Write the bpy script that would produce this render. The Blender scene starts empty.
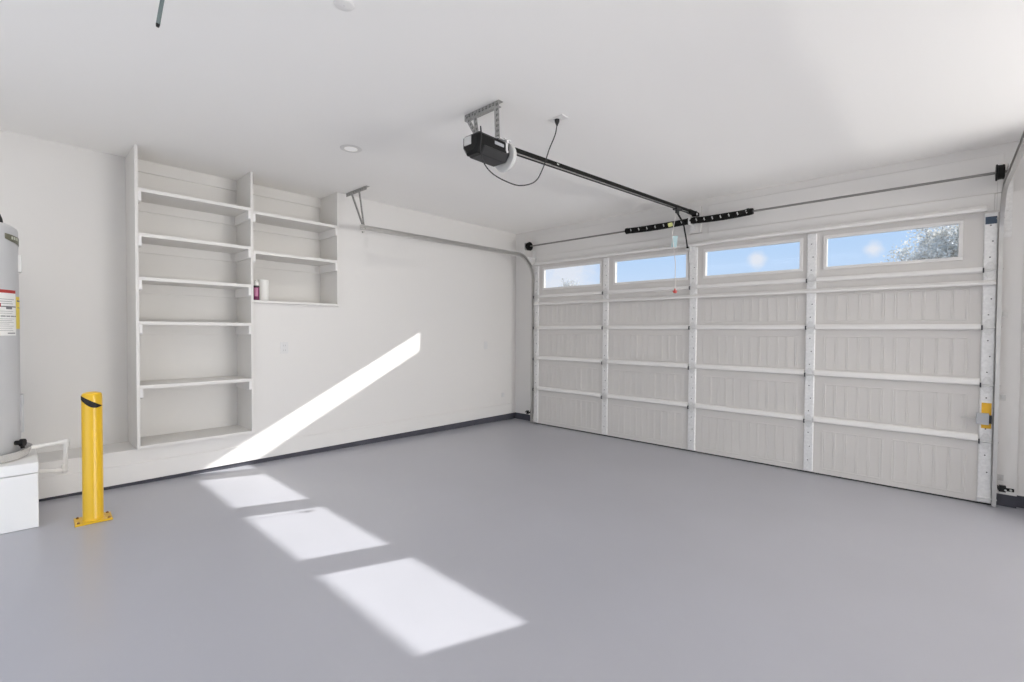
import bpy, math, random
from mathutils import Vector, Matrix
random.seed(7)
scene = bpy.context.scene
COL = scene.collection
PI = math.pi

# ------------------------------------------------------------------ camera
F_PX = 466.48
CAM = Vector((5.2557, -5.6361, 1.4548))
YAW, PITCH, ROLL = 0.74727, -0.020514, 0.005972
def cam_matrix():
    fw = Vector((-math.sin(YAW), math.cos(YAW), 0)); rt = Vector((math.cos(YAW), math.sin(YAW), 0)); up = Vector((0, 0, 1))
    f2 = fw*math.cos(PITCH) + up*math.sin(PITCH); u2 = -fw*math.sin(PITCH) + up*math.cos(PITCH)
    r3 = rt*math.cos(ROLL) + u2*math.sin(ROLL); u3 = -rt*math.sin(ROLL) + u2*math.cos(ROLL)
    m = Matrix((r3, u3, -f2)).transposed().to_4x4(); m.translation = CAM
    return m
cd = bpy.data.cameras.new('camera'); cam = bpy.data.objects.new('camera', cd); COL.objects.link(cam)
cam.matrix_world = cam_matrix()
cd.sensor_width = 36; cd.lens = 36*F_PX/1024; cd.clip_start = 0.05; cd.clip_end = 500
scene.camera = cam

# ------------------------------------------------------------------ exposure
vs = scene.view_settings
scene.display_settings.display_device = 'sRGB'
vs.view_transform = 'Standard'; vs.look = 'None'; vs.gamma = 1.0; vs.use_curve_mapping = False
vs.exposure = 0.29
scene.cycles.max_bounces = 14; scene.cycles.blur_glossy = 0.2; scene.cycles.diffuse_bounces = 10; scene.cycles.transparent_max_bounces = 12

# ------------------------------------------------------------------ sky
SKY_STRENGTH = 0.85
w = bpy.data.worlds.new('sky'); scene.world = w; w.use_nodes = True
nt = w.node_tree; nt.nodes.clear()
def N(t, **k):
    n = nt.nodes.new(t)
    for a, b in k.items(): setattr(n, a, b)
    return n
out = N('ShaderNodeOutputWorld'); bg = N('ShaderNodeBackground'); bg.inputs['Strength'].default_value = SKY_STRENGTH
tc = N('ShaderNodeTexCoord'); sep = N('ShaderNodeSeparateXYZ'); nt.links.new(tc.outputs['Generated'], sep.inputs[0])
ramp = N('ShaderNodeValToRGB'); nt.links.new(sep.outputs['Z'], ramp.inputs[0])
e = ramp.color_ramp.elements
e[0].position = 0.0; e[0].color = (0.72, 0.82, 0.98, 1); e[1].position = 0.6; e[1].color = (0.28, 0.50, 0.95, 1)
m = ramp.color_ramp.elements.new(0.15); m.color = (0.50, 0.68, 0.95, 1)
noi = N('ShaderNodeTexNoise'); noi.inputs['Scale'].default_value = 26; noi.inputs['Detail'].default_value = 5; noi.inputs['Roughness'].default_value = 0.6
nt.links.new(tc.outputs['Generated'], noi.inputs['Vector'])
def cloud(d, r0, gain):
    """a small cumulus bank in the sky: fades with the angle from direction d, ragged by noise"""
    vm = N('ShaderNodeVectorMath', operation='DISTANCE'); vm.inputs[1].default_value = d
    nt.links.new(tc.outputs['Generated'], vm.inputs[0])
    mr = N('ShaderNodeMapRange', clamp=True); mr.inputs[1].default_value = r0; mr.inputs[2].default_value = r0*0.25
    mr.inputs[3].default_value = 0; mr.inputs[4].default_value = gain
    ad = N('ShaderNodeMath', operation='MULTIPLY_ADD'); nt.links.new(noi.outputs['Fac'], ad.inputs[0]); ad.inputs[1].default_value = r0*1.6; ad.inputs[2].default_value = -r0*0.8
    s2 = N('ShaderNodeMath', operation='ADD'); nt.links.new(vm.outputs['Value'], s2.inputs[0]); nt.links.new(ad.outputs[0], s2.inputs[1])
    nt.links.new(s2.outputs[0], mr.inputs[0])
    return mr.outputs[0]
acc = None
for d, r0, g in [((-0.0903, 0.9858, 0.1405), 0.018, 0.95), ((-0.2603, 0.9556, 0.1370), 0.018, 0.95), ((-0.585, 0.80, 0.122), 0.10, 0.9),
                 ((-0.36, 0.93, 0.10), 0.02, 0.3), ((0.02, 0.99, 0.13), 0.05, 0.4)]:
    o = cloud(d, r0, g)
    if acc is None: acc = o
    else:
        mx = N('ShaderNodeMath', operation='MAXIMUM'); nt.links.new(acc, mx.inputs[0]); nt.links.new(o, mx.inputs[1]); acc = mx.outputs[0]
mix = N('ShaderNodeMixRGB'); mix.inputs['Color2'].default_value = (0.80, 0.82, 0.90, 1)
nt.links.new(acc, mix.inputs['Fac']); nt.links.new(ramp.outputs['Color'], mix.inputs['Color1'])
nt.links.new(mix.outputs[0], bg.inputs['Color']); nt.links.new(bg.outputs[0], out.inputs[0])

# ------------------------------------------------------------------ sun and the added fill lights
SUN_STRENGTH = 6.8
sd = bpy.data.lights.new('sun', 'SUN'); sd.energy = SUN_STRENGTH; sd.angle = math.radians(0.45); sd.color = (1.0, 0.975, 0.95)
sun = bpy.data.objects.new('sun', sd); COL.objects.link(sun); sun.location = (6, 12, 8)
sun.rotation_euler = Vector((-0.378, -1.0, -0.522)).to_track_quat('-Z', 'Y').to_euler()
def area(name, loc, direction, sx, sy, watts, color=(1, 1, 1)):
    l = bpy.data.lights.new(name, 'AREA'); l.shape = 'RECTANGLE'; l.size = sx; l.size_y = sy; l.energy = watts; l.color = color
    o = bpy.data.objects.new(name, l); COL.objects.link(o); o.location = loc
    o.rotation_euler = Vector(direction).to_track_quat('-Z', 'Y').to_euler()
    return o
area('rear_fill_light', (3.2, -7.3, 0.75), (0, 0.75, 0.66), 4.6, 1.2, 22, (1.0, 0.978, 0.945))  # added unseen fill from the back, tilted up at the ceiling
area('overhead_fill_light', (2.4, -6.1, 3.06), (0, 0, -1), 3.2, 0.9, 16, (1.0, 0.978, 0.945))  # added unseen fill from above, behind the camera
area('side_fill_light', (10.8, -1.65, 0.75), (-0.6, 0.05, 0.8), 3.1, 1.3, 290, (1.0, 0.978, 0.945))  # added unseen fill from the right, tilted upwards

# ------------------------------------------------------------------ materials
MATS = {}
def mat(name, color, rough=0.6, metal=0.0, spec=0.5, bump=0.0, bscale=80.0, var=0.0, vscale=6.0, stretch=None, coat=0.0):
    if name in MATS: return MATS[name]
    m = bpy.data.materials.new(name); m.use_nodes = True
    t = m.node_tree; b = t.nodes['Principled BSDF']
    b.inputs['Base Color'].default_value = (*color, 1); b.inputs['Roughness'].default_value = rough
    b.inputs['Metallic'].default_value = metal; b.inputs['Specular IOR Level'].default_value = spec
    b.inputs['Coat Weight'].default_value = coat
    c = t.nodes.new('ShaderNodeTexCoord'); v = c.outputs['Object']
    if stretch:
        mp = t.nodes.new('ShaderNodeMapping'); mp.inputs['Scale'].default_value = stretch; t.links.new(v, mp.inputs[0]); v = mp.outputs[0]
    if var:
        n = t.nodes.new('ShaderNodeTexNoise'); n.inputs['Scale'].default_value = vscale; n.inputs['Detail'].default_value = 4
        t.links.new(v, n.inputs['Vector'])
        r = t.nodes.new('ShaderNodeMapRange'); r.inputs[1].default_value = 0.25; r.inputs[2].default_value = 0.75
        r.inputs[3].default_value = 1-var; r.inputs[4].default_value = 1+var
        t.links.new(n.outputs['Fac'], r.inputs[0])
        mm = t.nodes.new('ShaderNodeVectorMath'); mm.operation = 'SCALE'; mm.inputs[0].default_value = color
        t.links.new(r.outputs[0], mm.inputs['Scale']); t.links.new(mm.outputs[0], b.inputs['Base Color'])
    if bump:
        n = t.nodes.new('ShaderNodeTexNoise'); n.inputs['Scale'].default_value = bscale; n.inputs['Detail'].default_value = 3
        t.links.new(v, n.inputs['Vector'])
        bp = t.nodes.new('ShaderNodeBump'); bp.inputs['Strength'].default_value = bump; bp.inputs['Distance'].default_value = 0.002
        t.links.new(n.outputs['Fac'], bp.inputs['Height']); t.links.new(bp.outputs[0], b.inputs['Normal'])
    MATS[name] = m
    return m
M_WALL = mat('white_wall_paint', (0.715, 0.70, 0.68), 0.75, spec=0.25, bump=0.15, bscale=60)
M_CEIL = mat('white_ceiling_paint', (0.90, 0.885, 0.86), 0.85, spec=0.2, bump=0.12, bscale=50)
M_TRIM = mat('white_trim_paint', (0.725, 0.71, 0.69), 0.5, spec=0.35, bump=0.05, bscale=40)
M_SHELF = mat('white_shelf_paint', (0.715, 0.70, 0.675), 0.5, spec=0.3, bump=0.05, bscale=40)
M_CLEAT = mat('white_cleat_paint', (0.79, 0.775, 0.76), 0.5, spec=0.35, bump=0.04, bscale=40)
M_FLOOR = mat('grey_epoxy_floor', (0.425, 0.427, 0.465), 0.30, spec=0.5, bump=0.05, bscale=25, var=0.03, vscale=1.2)
M_CURB = mat('shaded_curb_grey', (0.075, 0.075, 0.09), 0.7, spec=0.2, bump=0.2, bscale=40, var=0.15, vscale=8)  # floor-grey curb, the dark of the shadow gap put into its colour
M_DOOR = mat('almond_door_enamel', (0.62, 0.60, 0.575), 0.55, spec=0.3, bump=0.05, bscale=120, var=0.015, vscale=3)
M_RAIL = mat('lit_rail_enamel', (0.775, 0.76, 0.74), 0.45, spec=0.4, bump=0.03, bscale=60)  # paler than the panels: light on the protruding rails put into the colour
M_GALV = mat('galvanised_steel', (0.745, 0.74, 0.73), 0.45, 0.25, bump=0.05, bscale=90, var=0.09, vscale=45)
M_HINGE = mat('zinc_hinge_steel', (0.66, 0.655, 0.64), 0.40, 0.4, bump=0.05, bscale=90, var=0.08, vscale=60)
M_STRAP = mat('perforated_strap_steel', (0.40, 0.395, 0.38), 0.5, 0.5, bump=0.05, bscale=90, var=0.12, vscale=60)
M_HOLE = mat('strap_hole', (0.13, 0.13, 0.125), 0.7, bump=0.05)
M_SHAFT = mat('dull_shaft_steel', (0.26, 0.25, 0.24), 0.45, 0.6, bump=0.03, bscale=90)
M_ZINC = mat('zinc_track_steel', (0.56, 0.55, 0.53), 0.30, 0.85, bump=0.04, bscale=70, var=0.05, vscale=14)
M_SCREW = mat('dark_screw_hole', (0.05, 0.05, 0.055), 0.6, bump=0.05)
M_BLACK = mat('black_plastic', (0.006, 0.006, 0.006), 0.4, spec=0.22, bump=0.03, bscale=150)
M_BLACKM = mat('black_painted_steel', (0.006, 0.006, 0.005), 0.5, spec=0.2, bump=0.05, bscale=90)
M_GREYP = mat('grey_plastic', (0.42, 0.43, 0.45), 0.5, bump=0.03, bscale=100)
M_DGREY = mat('dark_grey_plastic', (0.035, 0.035, 0.036), 0.45, spec=0.3, bump=0.03, bscale=100)
M_LENS = mat('frosted_lens', (0.60, 0.60, 0.585), 0.5, spec=0.4, bump=0.03, bscale=200)
M_COVER = mat('pale_cover_plate', (0.80, 0.785, 0.765), 0.6, bump=0.02)
M_LAMP = mat('lit_lamp_lens', (0.88, 0.87, 0.85), 0.5, bump=0.02)
M_LAMP.node_tree.nodes['Principled BSDF'].inputs['Emission Color'].default_value = (1.0, 0.97, 0.92, 1)
M_LAMP.node_tree.nodes['Principled BSDF'].inputs['Emission Strength'].default_value = 0.16
M_PAINTM = mat('white_spring_mark', (0.50, 0.50, 0.49), 0.7, bump=0.05)
M_YELLOW = mat('yellow_powder_coat', (0.74, 0.45, 0.012), 0.3, spec=0.5, bump=0.004, bscale=30)
M_BAND = mat('black_vinyl_band', (0.008, 0.008, 0.009), 0.5, spec=0.3, bump=0.03)
M_BOLT = mat('brown_steel_bolt', (0.25, 0.13, 0.05), 0.5, 0.4, bump=0.05)
M_TANK = mat('grey_tank_enamel', (0.53, 0.535, 0.545), 0.42, spec=0.45, bump=0.03, bscale=60)
M_STAND = mat('white_stand_paint', (0.82, 0.82, 0.81), 0.5, spec=0.35, bump=0.04, bscale=40)
M_PAN = mat('aluminium_drain_pan', (0.72, 0.71, 0.69), 0.25, 0.75, bump=0.5, bscale=14, var=0.06, vscale=20)
M_PVC = mat('white_pvc', (0.84, 0.83, 0.80), 0.35, bump=0.02)
M_LABEL = mat('white_label_paper', (0.82, 0.82, 0.80), 0.6, bump=0.02)
M_RED = mat('red_label_ink', (0.42, 0.035, 0.03), 0.6, bump=0.02)
M_INK = mat('grey_label_ink', (0.18, 0.18, 0.19), 0.6, bump=0.02)
M_YLAB = mat('yellow_label_paper', (0.80, 0.62, 0.08), 0.6, bump=0.02)
M_OLIVE = mat('olive_badge', (0.16, 0.16, 0.11), 0.4, 0.3, bump=0.02)
M_PALE = mat('pale_badge_ink', (0.60, 0.62, 0.52), 0.5, bump=0.02)
M_ORANGE = mat('amber_warning_sticker', (0.80, 0.45, 0.02), 0.5, bump=0.02)
M_BLUE = mat('slate_blue_sticker', (0.045, 0.075, 0.12), 0.5, bump=0.02)
M_TEAL = mat('pale_teal_tag', (0.42, 0.58, 0.60), 0.5, bump=0.02)
M_LIME = mat('lime_tag', (0.50, 0.52, 0.20), 0.5, bump=0.02)
M_REDP = mat('red_plastic', (0.55, 0.06, 0.05), 0.4, bump=0.02)
M_CORD = mat('pale_pull_cord', (0.70, 0.66, 0.64), 0.8, bump=0.05)
M_PURPLE = mat('plum_can_label', (0.17, 0.02, 0.09), 0.35, bump=0.02, var=0.25, vscale=40)
M_PINK = mat('pink_can_print', (0.55, 0.22, 0.36), 0.4, bump=0.02)
M_CAN = mat('aluminium_can', (0.6, 0.6, 0.6), 0.3, 0.8, bump=0.02)
M_PAPER = mat('white_tissue_paper', (0.83, 0.83, 0.80), 0.9, spec=0.1, bump=0.25, bscale=60)
M_PLATE = mat('pale_grey_wall_plate', (0.66, 0.655, 0.65), 0.4, bump=0.02)
M_SLOT = mat('grey_socket_slot', (0.30, 0.30, 0.30), 0.5, bump=0.02)
M_TEALROD = mat('grey_green_rod', (0.15, 0.19, 0.19), 0.4, 0.3, bump=0.04)
M_DRIVE = mat('pale_driveway_concrete', (0.55, 0.54, 0.52), 0.85, bump=0.3, bscale=20, var=0.08, vscale=2)
M_BARK = mat('grey_bark', (0.32, 0.28, 0.24), 0.9, bump=0.6, bscale=20, var=0.2, vscale=10)
M_RUBBER = mat('black_rubber', (0.02, 0.02, 0.02), 0.7, bump=0.05)
def leaf_mat():
    m = bpy.data.materials.new('pale_olive_leaf'); m.use_nodes = True; t = m.node_tree; t.nodes.clear()
    o = t.nodes.new('ShaderNodeOutputMaterial'); d = t.nodes.new('ShaderNodeBsdfDiffuse'); r = t.nodes.new('ShaderNodeBsdfTranslucent'); x = t.nodes.new('ShaderNodeMixShader')
    oi = t.nodes.new('ShaderNodeTexCoord'); n = t.nodes.new('ShaderNodeTexNoise'); n.inputs['Scale'].default_value = 2.2; t.links.new(oi.outputs['Object'], n.inputs['Vector'])
    cr = t.nodes.new('ShaderNodeValToRGB'); cr.color_ramp.elements[0].position = 0.35; cr.color_ramp.elements[0].color = (0.55, 0.52, 0.45, 1)
    cr.color_ramp.elements[1].position = 0.65; cr.color_ramp.elements[1].color = (0.85, 0.82, 0.76, 1); t.links.new(n.outputs['Fac'], cr.inputs[0])
    for s in (d, r): t.links.new(cr.outputs[0], s.inputs['Color'])
    x.inputs[0].default_value = 0.55; t.links.new(d.outputs[0], x.inputs[1]); t.links.new(r.outputs[0], x.inputs[2]); t.links.new(x.outputs[0], o.inputs[0])
    return m
M_LEAF = leaf_mat()
def glass_mat():
    m = bpy.data.materials.new('clear_window_glass'); m.use_nodes = True; t = m.node_tree; t.nodes.clear()
    o = t.nodes.new('ShaderNodeOutputMaterial'); tr = t.nodes.new('ShaderNodeBsdfTransparent'); g = t.nodes.new('ShaderNodeBsdfGlossy'); x = t.nodes.new('ShaderNodeMixShader')
    tr.inputs[0].default_value = (0.97, 0.98, 0.98, 1); g.inputs['Roughness'].default_value = 0.02
    fr = t.nodes.new('ShaderNodeFresnel'); fr.inputs['IOR'].default_value = 1.18
    t.links.new(fr.outputs[0], x.inputs[0]); t.links.new(tr.outputs[0], x.inputs[1]); t.links.new(g.outputs[0], x.inputs[2]); t.links.new(x.outputs[0], o.inputs[0])
    return m
M_GLASS = glass_mat()

# ------------------------------------------------------------------ mesh building helpers (all in world coordinates)
class MB:
    def __init__(s): s.v = []; s.f = []; s.mi = []
    def add(s, vs, fs, mi=0):
        k = len(s.v); s.v += [tuple(v) for v in vs]; s.f += [tuple(i+k for i in f) for f in fs]; s.mi += [mi]*len(fs); return s
    def box(s, x0, x1, y0, y1, z0, z1, mi=0):
        v = [(x, y, z) for z in (z0, z1) for y in (y0, y1) for x in (x0, x1)]
        return s.add(v, [(0, 2, 3, 1), (4, 5, 7, 6), (0, 1, 5, 4), (2, 6, 7, 3), (0, 4, 6, 2), (1, 3, 7, 5)], mi)
    def obox(s, c, ux, uy, uz, mi=0):
        """box centred at c with half-vectors ux, uy, uz"""
        c = Vector(c); ux, uy, uz = Vector(ux), Vector(uy), Vector(uz)
        v = [c + ux*a + uy*b + uz*d for d in (-1, 1) for b in (-1, 1) for a in (-1, 1)]
        return s.add(v, [(0, 2, 3, 1), (4, 5, 7, 6), (0, 1, 5, 4), (2, 6, 7, 3), (0, 4, 6, 2), (1, 3, 7, 5)], mi)
    def bar(s, p, q, wdt, thk, up=(0, 0, 1), mi=0):
        p, q = Vector(p), Vector(q); d = (q-p)/2; t = d.normalized(); up = Vector(up)
        sd = t.cross(up)
        if sd.length < 1e-4: sd = t.cross(Vector((1, 0, 0)))
        sd.normalize(); n = sd.cross(t)
        return s.obox((p+q)/2, sd*wdt/2, d, n*thk/2, mi)
    def prism(s, poly, axis, a0, a1, mi=0):
        """2-D polygon extruded along an axis: axis x -> (y,z), y -> (x,z), z -> (x,y)"""
        def P(u, w, a): return {'x': (a, u, w), 'y': (u, a, w), 'z': (u, w, a)}[axis]
        n = len(poly); v = [P(u, w, a0) for u, w in poly] + [P(u, w, a1) for u, w in poly]
        f = [tuple(range(n))[::-1], tuple(range(n, 2*n))] + [(i, (i+1) % n, n+(i+1) % n, n+i) for i in range(n)]
        return s.add(v, f, mi)
    def cyl(s, p, q, r, n=20, mi=0, r2=None, cap=True):
        p, q = Vector(p), Vector(q); t = (q-p).normalized(); a = t.orthogonal().normalized(); b = t.cross(a); r2 = r if r2 is None else r2
        v = [p + (a*math.cos(2*PI*i/n) + b*math.sin(2*PI*i/n))*r for i in range(n)] + [q + (a*math.cos(2*PI*i/n) + b*math.sin(2*PI*i/n))*r2 for i in range(n)]
        f = [(i, (i+1) % n, n+(i+1) % n, n+i) for i in range(n)]
        if cap: f += [tuple(range(n))[::-1], tuple(range(n, 2*n))]
        return s.add(v, f, mi)
    def lathe(s, c, prof, n=40, mi=0, axis='z'):
        """profile of (radius, height) turned about an axis through c"""
        c = Vector(c); v = []; f = []
        for r, h in prof:
            for i in range(n):
                a = 2*PI*i/n; u, w_ = r*math.cos(a), r*math.sin(a)
                v.append(c + Vector({'z': (u, w_, h), 'x': (h, u, w_), 'y': (w_, h, u)}[axis]))
        m = len(prof)
        for j in range(m-1):
            for i in range(n): f.append((j*n+i, j*n+(i+1) % n, (j+1)*n+(i+1) % n, (j+1)*n+i))
        f.append(tuple(range(n))[::-1]); f.append(tuple((m-1)*n+i for i in range(n)))
        return s.add(v, f, mi)
    def tube(s, pts, r, n=10, mi=0):
        pts = [Vector(p) for p in pts]; v = []; f = []; a = None
        for i, p in enumerate(pts):
            t = (pts[min(i+1, len(pts)-1)] - pts[max(i-1, 0)]).normalized()
            a = t.orthogonal().normalized() if a is None else (a - t*a.dot(t)).normalized()
            b = t.cross(a)
            v += [p + (a*math.cos(2*PI*k/n) + b*math.sin(2*PI*k/n))*r for k in range(n)]
        for i in range(len(pts)-1):
            for k in range(n): f.append((i*n+k, i*n+(k+1) % n, (i+1)*n+(k+1) % n, (i+1)*n+k))
        f.append(tuple(range(n))[::-1]); f.append(tuple((len(pts)-1)*n+k for k in range(n)))
        return s.add(v, f, mi)
    def sweep_x(s, path, prof, mi=0):
        """closed profile of (x offset, in-plane normal offset) swept along a path of (x,y,z) lying in a plane x = const"""
        path = [Vector(p) for p in path]; n = len(prof); v = []; f = []
        for i, p in enumerate(path):
            t = (path[min(i+1, len(path)-1)] - path[max(i-1, 0)]).normalized(); nn = Vector((1, 0, 0)).cross(t)
            v += [p + Vector((u, 0, 0)) + nn*w_ for u, w_ in prof]
        for i in range(len(path)-1):
            for k in range(n): f.append((i*n+k, i*n+(k+1) % n, (i+1)*n+(k+1) % n, (i+1)*n+k))
        f.append(tuple(range(n))[::-1]); f.append(tuple((len(path)-1)*n+k for k in range(n)))
        return s.add(v, f, mi)
    def patch(s, cx, cy, r, a0, a1, zlo, zhi, t=0.0015, n=16, mi=0):
        """a thin curved sheet on a vertical cylinder; zlo and zhi are numbers or functions of the angle (degrees)"""
        zl = zlo if callable(zlo) else (lambda a: zlo); zh = zhi if callable(zhi) else (lambda a: zhi)
        v = []; f = []
        for i in range(n+1):
            a = a0 + (a1-a0)*i/n; c, sn = math.cos(math.radians(a)), math.sin(math.radians(a))
            for rr in (r, r+t):
                v.append((cx+rr*c, cy+rr*sn, zl(a))); v.append((cx+rr*c, cy+rr*sn, zh(a)))
        for i in range(n):
            k = 4*i; q = k+4
            f += [(k+2, q+2, q+3, k+3), (k, k+1, q+1, q), (k+1, k+3, q+3, q+1), (k, q, q+2, k+2)]
        f += [(0, 2, 3, 1), (4*n, 4*n+1, 4*n+3, 4*n+2)]
        return s.add(v, f, mi)

def wloc(o):
    p = Vector(o.location)
    while o.parent: o = o.parent; p += Vector(o.location)
    return p
def obj(name, mb, mats, parent=None, loc=(0, 0, 0), bevel=0.0, seg=2, smooth=35):
    loc = Vector(loc); off = wloc(parent) if parent else loc
    me = bpy.data.meshes.new(name); me.from_pydata([Vector(v)-off for v in mb.v], [], mb.f)
    if not isinstance(mats, (list, tuple)): mats = [mats]
    for mm in mats: me.materials.append(mm)
    me.polygons.foreach_set('material_index', mb.mi); me.polygons.foreach_set('use_smooth', [True]*len(me.polygons))
    import bmesh
    bm = bmesh.new(); bm.from_mesh(me); bmesh.ops.recalc_face_normals(bm, faces=bm.faces); bm.to_mesh(me); bm.free()
    me.set_sharp_from_angle(angle=math.radians(smooth)); me.update()
    o = bpy.data.objects.new(name, me); COL.objects.link(o)
    if parent: o.parent = parent
    else: o.location = loc
    if bevel:
        b = o.modifiers.new('bevel', 'BEVEL'); b.width = bevel; b.segments = seg; b.limit_method = 'ANGLE'; b.angle_limit = math.radians(40)
        b.harden_normals = True
    return o
def tag(o, label, cat=None, group=None):
    o['label'] = label
    if cat: o['category'] = cat
    if group: o['group'] = group
    return o
def thing(name, loc, label, cat, group=None):
    o = bpy.data.objects.new(name, None); o.empty_display_size = 0.1; o.location = loc; COL.objects.link(o)
    return tag(o, label, cat, group)
def struct(name, mb, mats, bevel=0.0, parent=None):
    o = obj(name, mb, mats, parent=parent, bevel=bevel); o['kind'] = 'structure'; return o

# ------------------------------------------------------------------ the room
S = 0.01405                      # the slab falls towards the door
H = 3.073                        # ceiling
ZG, ZB, ZL = 0.1006, 0.2646, 0.385   # foot of the wall, top of the baseboard, ledge the shelves stand on
XR, YB, YF = 11.0, -7.45, 0.12    # right wall, back wall, front wall
XBACK = -0.43                    # back of the recess
def fz(y): return -S*y
y0, y1 = YB-0.3, 0.45
mb = MB(); v = []
for z in (-0.25, 0.0):
    for y in (y0, y1):
        for x in (-0.7, XR+0.2): v.append((x, y, (fz(y) if z == 0 else -0.3)))
mb.add(v, [(0, 2, 3, 1), (4, 5, 7, 6), (0, 1, 5, 4), (2, 6, 7, 3), (0, 4, 6, 2), (1, 3, 7, 5)])
struct('floor', mb, M_FLOOR)
struct('ceiling', MB().box(-0.7, XR+0.2, YB-0.2, 0.35, H, H+0.2), M_CEIL)
UL, UM, UR = -4.872, -3.939, -3.010       # left faces of the three upright panels of the shelving
PT = 0.024
ZS = 1.738                               # underside of the short shelving
mb = MB()
mb.box(-0.65, 0, YB, UM+PT, ZG, ZL)                       # low wall whose top is the ledge
mb.box(-0.65, XBACK, YB, UR+PT, ZL, H)                    # back of the recess
mb.box(XBACK, 0, UM+PT, UR+PT, ZL-0.05, ZS)               # wall below the short shelving
mb.box(-0.65, XBACK, UM+PT, UR+PT, ZG, ZL)
mb.box(XBACK, 0, UM+PT, UR+PT, ZG, ZL-0.05)
mb.box(-0.65, 0, UR+PT, YF+0.2, ZG, H)                    # plain wall up to the corner
struct('wall_left', mb, M_WALL)
XA, XZ = 0.44, 5.64                       # door opening
ZH = 2.53
mb = MB()
mb.box(0, XA, YF, YF+0.13, ZG, H); mb.box(XZ, XR, YF, YF+0.13, ZG, H); mb.box(XA, XZ, YF, YF+0.13, ZH, H)
struct('wall_front', mb, M_WALL)
struct('wall_right', MB().box(XR, XR+0.2, YB, -5.1, -0.05, H).box(XR, XR+0.2, -0.1, YF+0.13, -0.05, H).box(XR, XR+0.2, -5.1, -0.1, 2.4, H).box(6.15, 6.35, -0.42, YF+0.004, -0.05, H), M_WALL)  # opening added for the side fill, short stub added to shade the jamb
mb = MB(); mb.box(-0.65, 0.8, YB-0.15, YB, -0.05, H); mb.box(5.6, XR+0.2, YB-0.15, YB, -0.05, H); mb.box(0.8, 5.6, YB-0.15, YB, 2.4, H)  # unseen opening added to go with the rear fill
struct('wall_back', mb, M_WALL)
def slopebox(x0, x1, ya, yb, zt):
    v = [(x, y, z) for z in (0, 1) for y in (ya, yb) for x in (x0, x1)]
    v = [(x, y, zt if z else fz(y)-0.02) for x, y, z in v]
    return v, [(0, 2, 3, 1), (4, 5, 7, 6), (0, 1, 5, 4), (2, 6, 7, 3), (0, 4, 6, 2), (1, 3, 7, 5)]
struct('trim_1', MB().add(*slopebox(-0.65, -0.004, YB, YF+0.004, ZG)), M_CURB)           # curb under the left wall, shade put into its colour
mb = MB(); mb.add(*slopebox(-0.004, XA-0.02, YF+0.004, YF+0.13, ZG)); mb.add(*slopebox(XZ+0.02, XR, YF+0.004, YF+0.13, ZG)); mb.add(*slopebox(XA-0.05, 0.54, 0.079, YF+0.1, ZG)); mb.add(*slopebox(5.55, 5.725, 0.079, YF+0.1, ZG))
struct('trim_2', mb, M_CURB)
struct('baseboard_left', MB().box(0.0, 0.013, YB, YF, ZG, ZB), M_TRIM, bevel=0.004)
# casing of the door opening: two jamb boards, the header boards and the shallow plywood panels above them
mb = MB(); mb.box(XA-0.04, 0.54, 0.075, YF, ZG, ZH+0.12); mb.box(5.55, 5.725, 0.075, YF, ZG, ZH+0.12)
struct('trim_3', mb, M_TRIM, bevel=0.003)
struct('trim_4', MB().box(0.54, 5.55, 0.075, YF, 2.505, 2.655), M_TRIM, bevel=0.004)
struct('trim_5', MB().box(0.445, 3.05, 0.104, YF, 2.66, 2.985), M_TRIM, bevel=0.004)
struct('trim_6', MB().box(3.15, 5.60, 0.100, YF, 2.66, 2.985), M_TRIM, bevel=0.004)
struct('trim_7', MB().box(2.93, 3.07, 0.066, YF-0.002, 2.665, 2.985), M_TRIM, bevel=0.004)

# ------------------------------------------------------------------ outside the door
mb = MB().box(-40, 40, 0.25, 90, -0.32, -0.03)
o = struct('ground', mb, M_DRIVE)

# ------------------------------------------------------------------ sectional garage door
DOOR = thing('garage_door', (3.03, 0.03, 0.0), 'wide closed sectional garage door with ribbed almond panels and four windows', 'garage door')
DX0, DX1 = 0.50, 5.575
ZJ = [0.012, 0.5424, 1.0217, 1.5108, 1.9961, 2.50]
STX = [0.545, 1.795, 3.016, 4.238, 5.529]
SW = [0.085, 0.085, 0.09, 0.085, 0.085]
WINX = [(0.690, 1.695), (1.940, 2.919), (3.158, 4.127), (4.368, 5.332)]
WZ0, WZ1 = 2.130, 2.418
YP, YO = 0.022, 0.060            # inner and outer face of the sections
def ridge(mb, xa, xb, za, zb, h=0.0028):
    mb.prism([(xa, YP), (xa+(xb-xa)*0.3, YP-h), (xa+(xb-xa)*0.7, YP-h), (xb, YP)], 'z', za, zb)
def hridge(mb, xa, xb, za, zb, h=0.0028):
    mb.prism([(YP, za), (YP-h, za+(zb-za)*0.3), (YP-h, za+(zb-za)*0.7), (YP, zb)], 'x', xa, xb)
for k in range(4):
    mb = MB(); mb.box(DX0, DX1, YP, YO, ZJ[k]+0.002, ZJ[k+1]-0.002)
    za, zb = ZJ[k]+(0.075 if k else 0.06), ZJ[k+1]-(0.095 if k < 3 else 0.15)
    if k == 3: zb = ZJ[4]-0.155
    for b in range(4):
        a0 = STX[b]+SW[b]/2; a1 = STX[b+1]-SW[b+1]/2; wd = a1-a0
        for p0, p1 in ((a0+0.085, a0+wd*0.455), (a0+wd*0.53, a1-0.085)):
            hridge(mb, p0, p1, za-0.012, za); hridge(mb, p0, p1, zb, zb+0.012)
            for i in range(6):
                xx = p0+(p1-p0)*i/5; wdt = 0.016 if i in (0, 5) else 0.012
                ridge(mb, xx-wdt, xx-0.002, za, zb); ridge(mb, xx+0.002, xx+wdt, za, zb)
    obj('section', mb, M_DOOR, DOOR)
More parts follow.
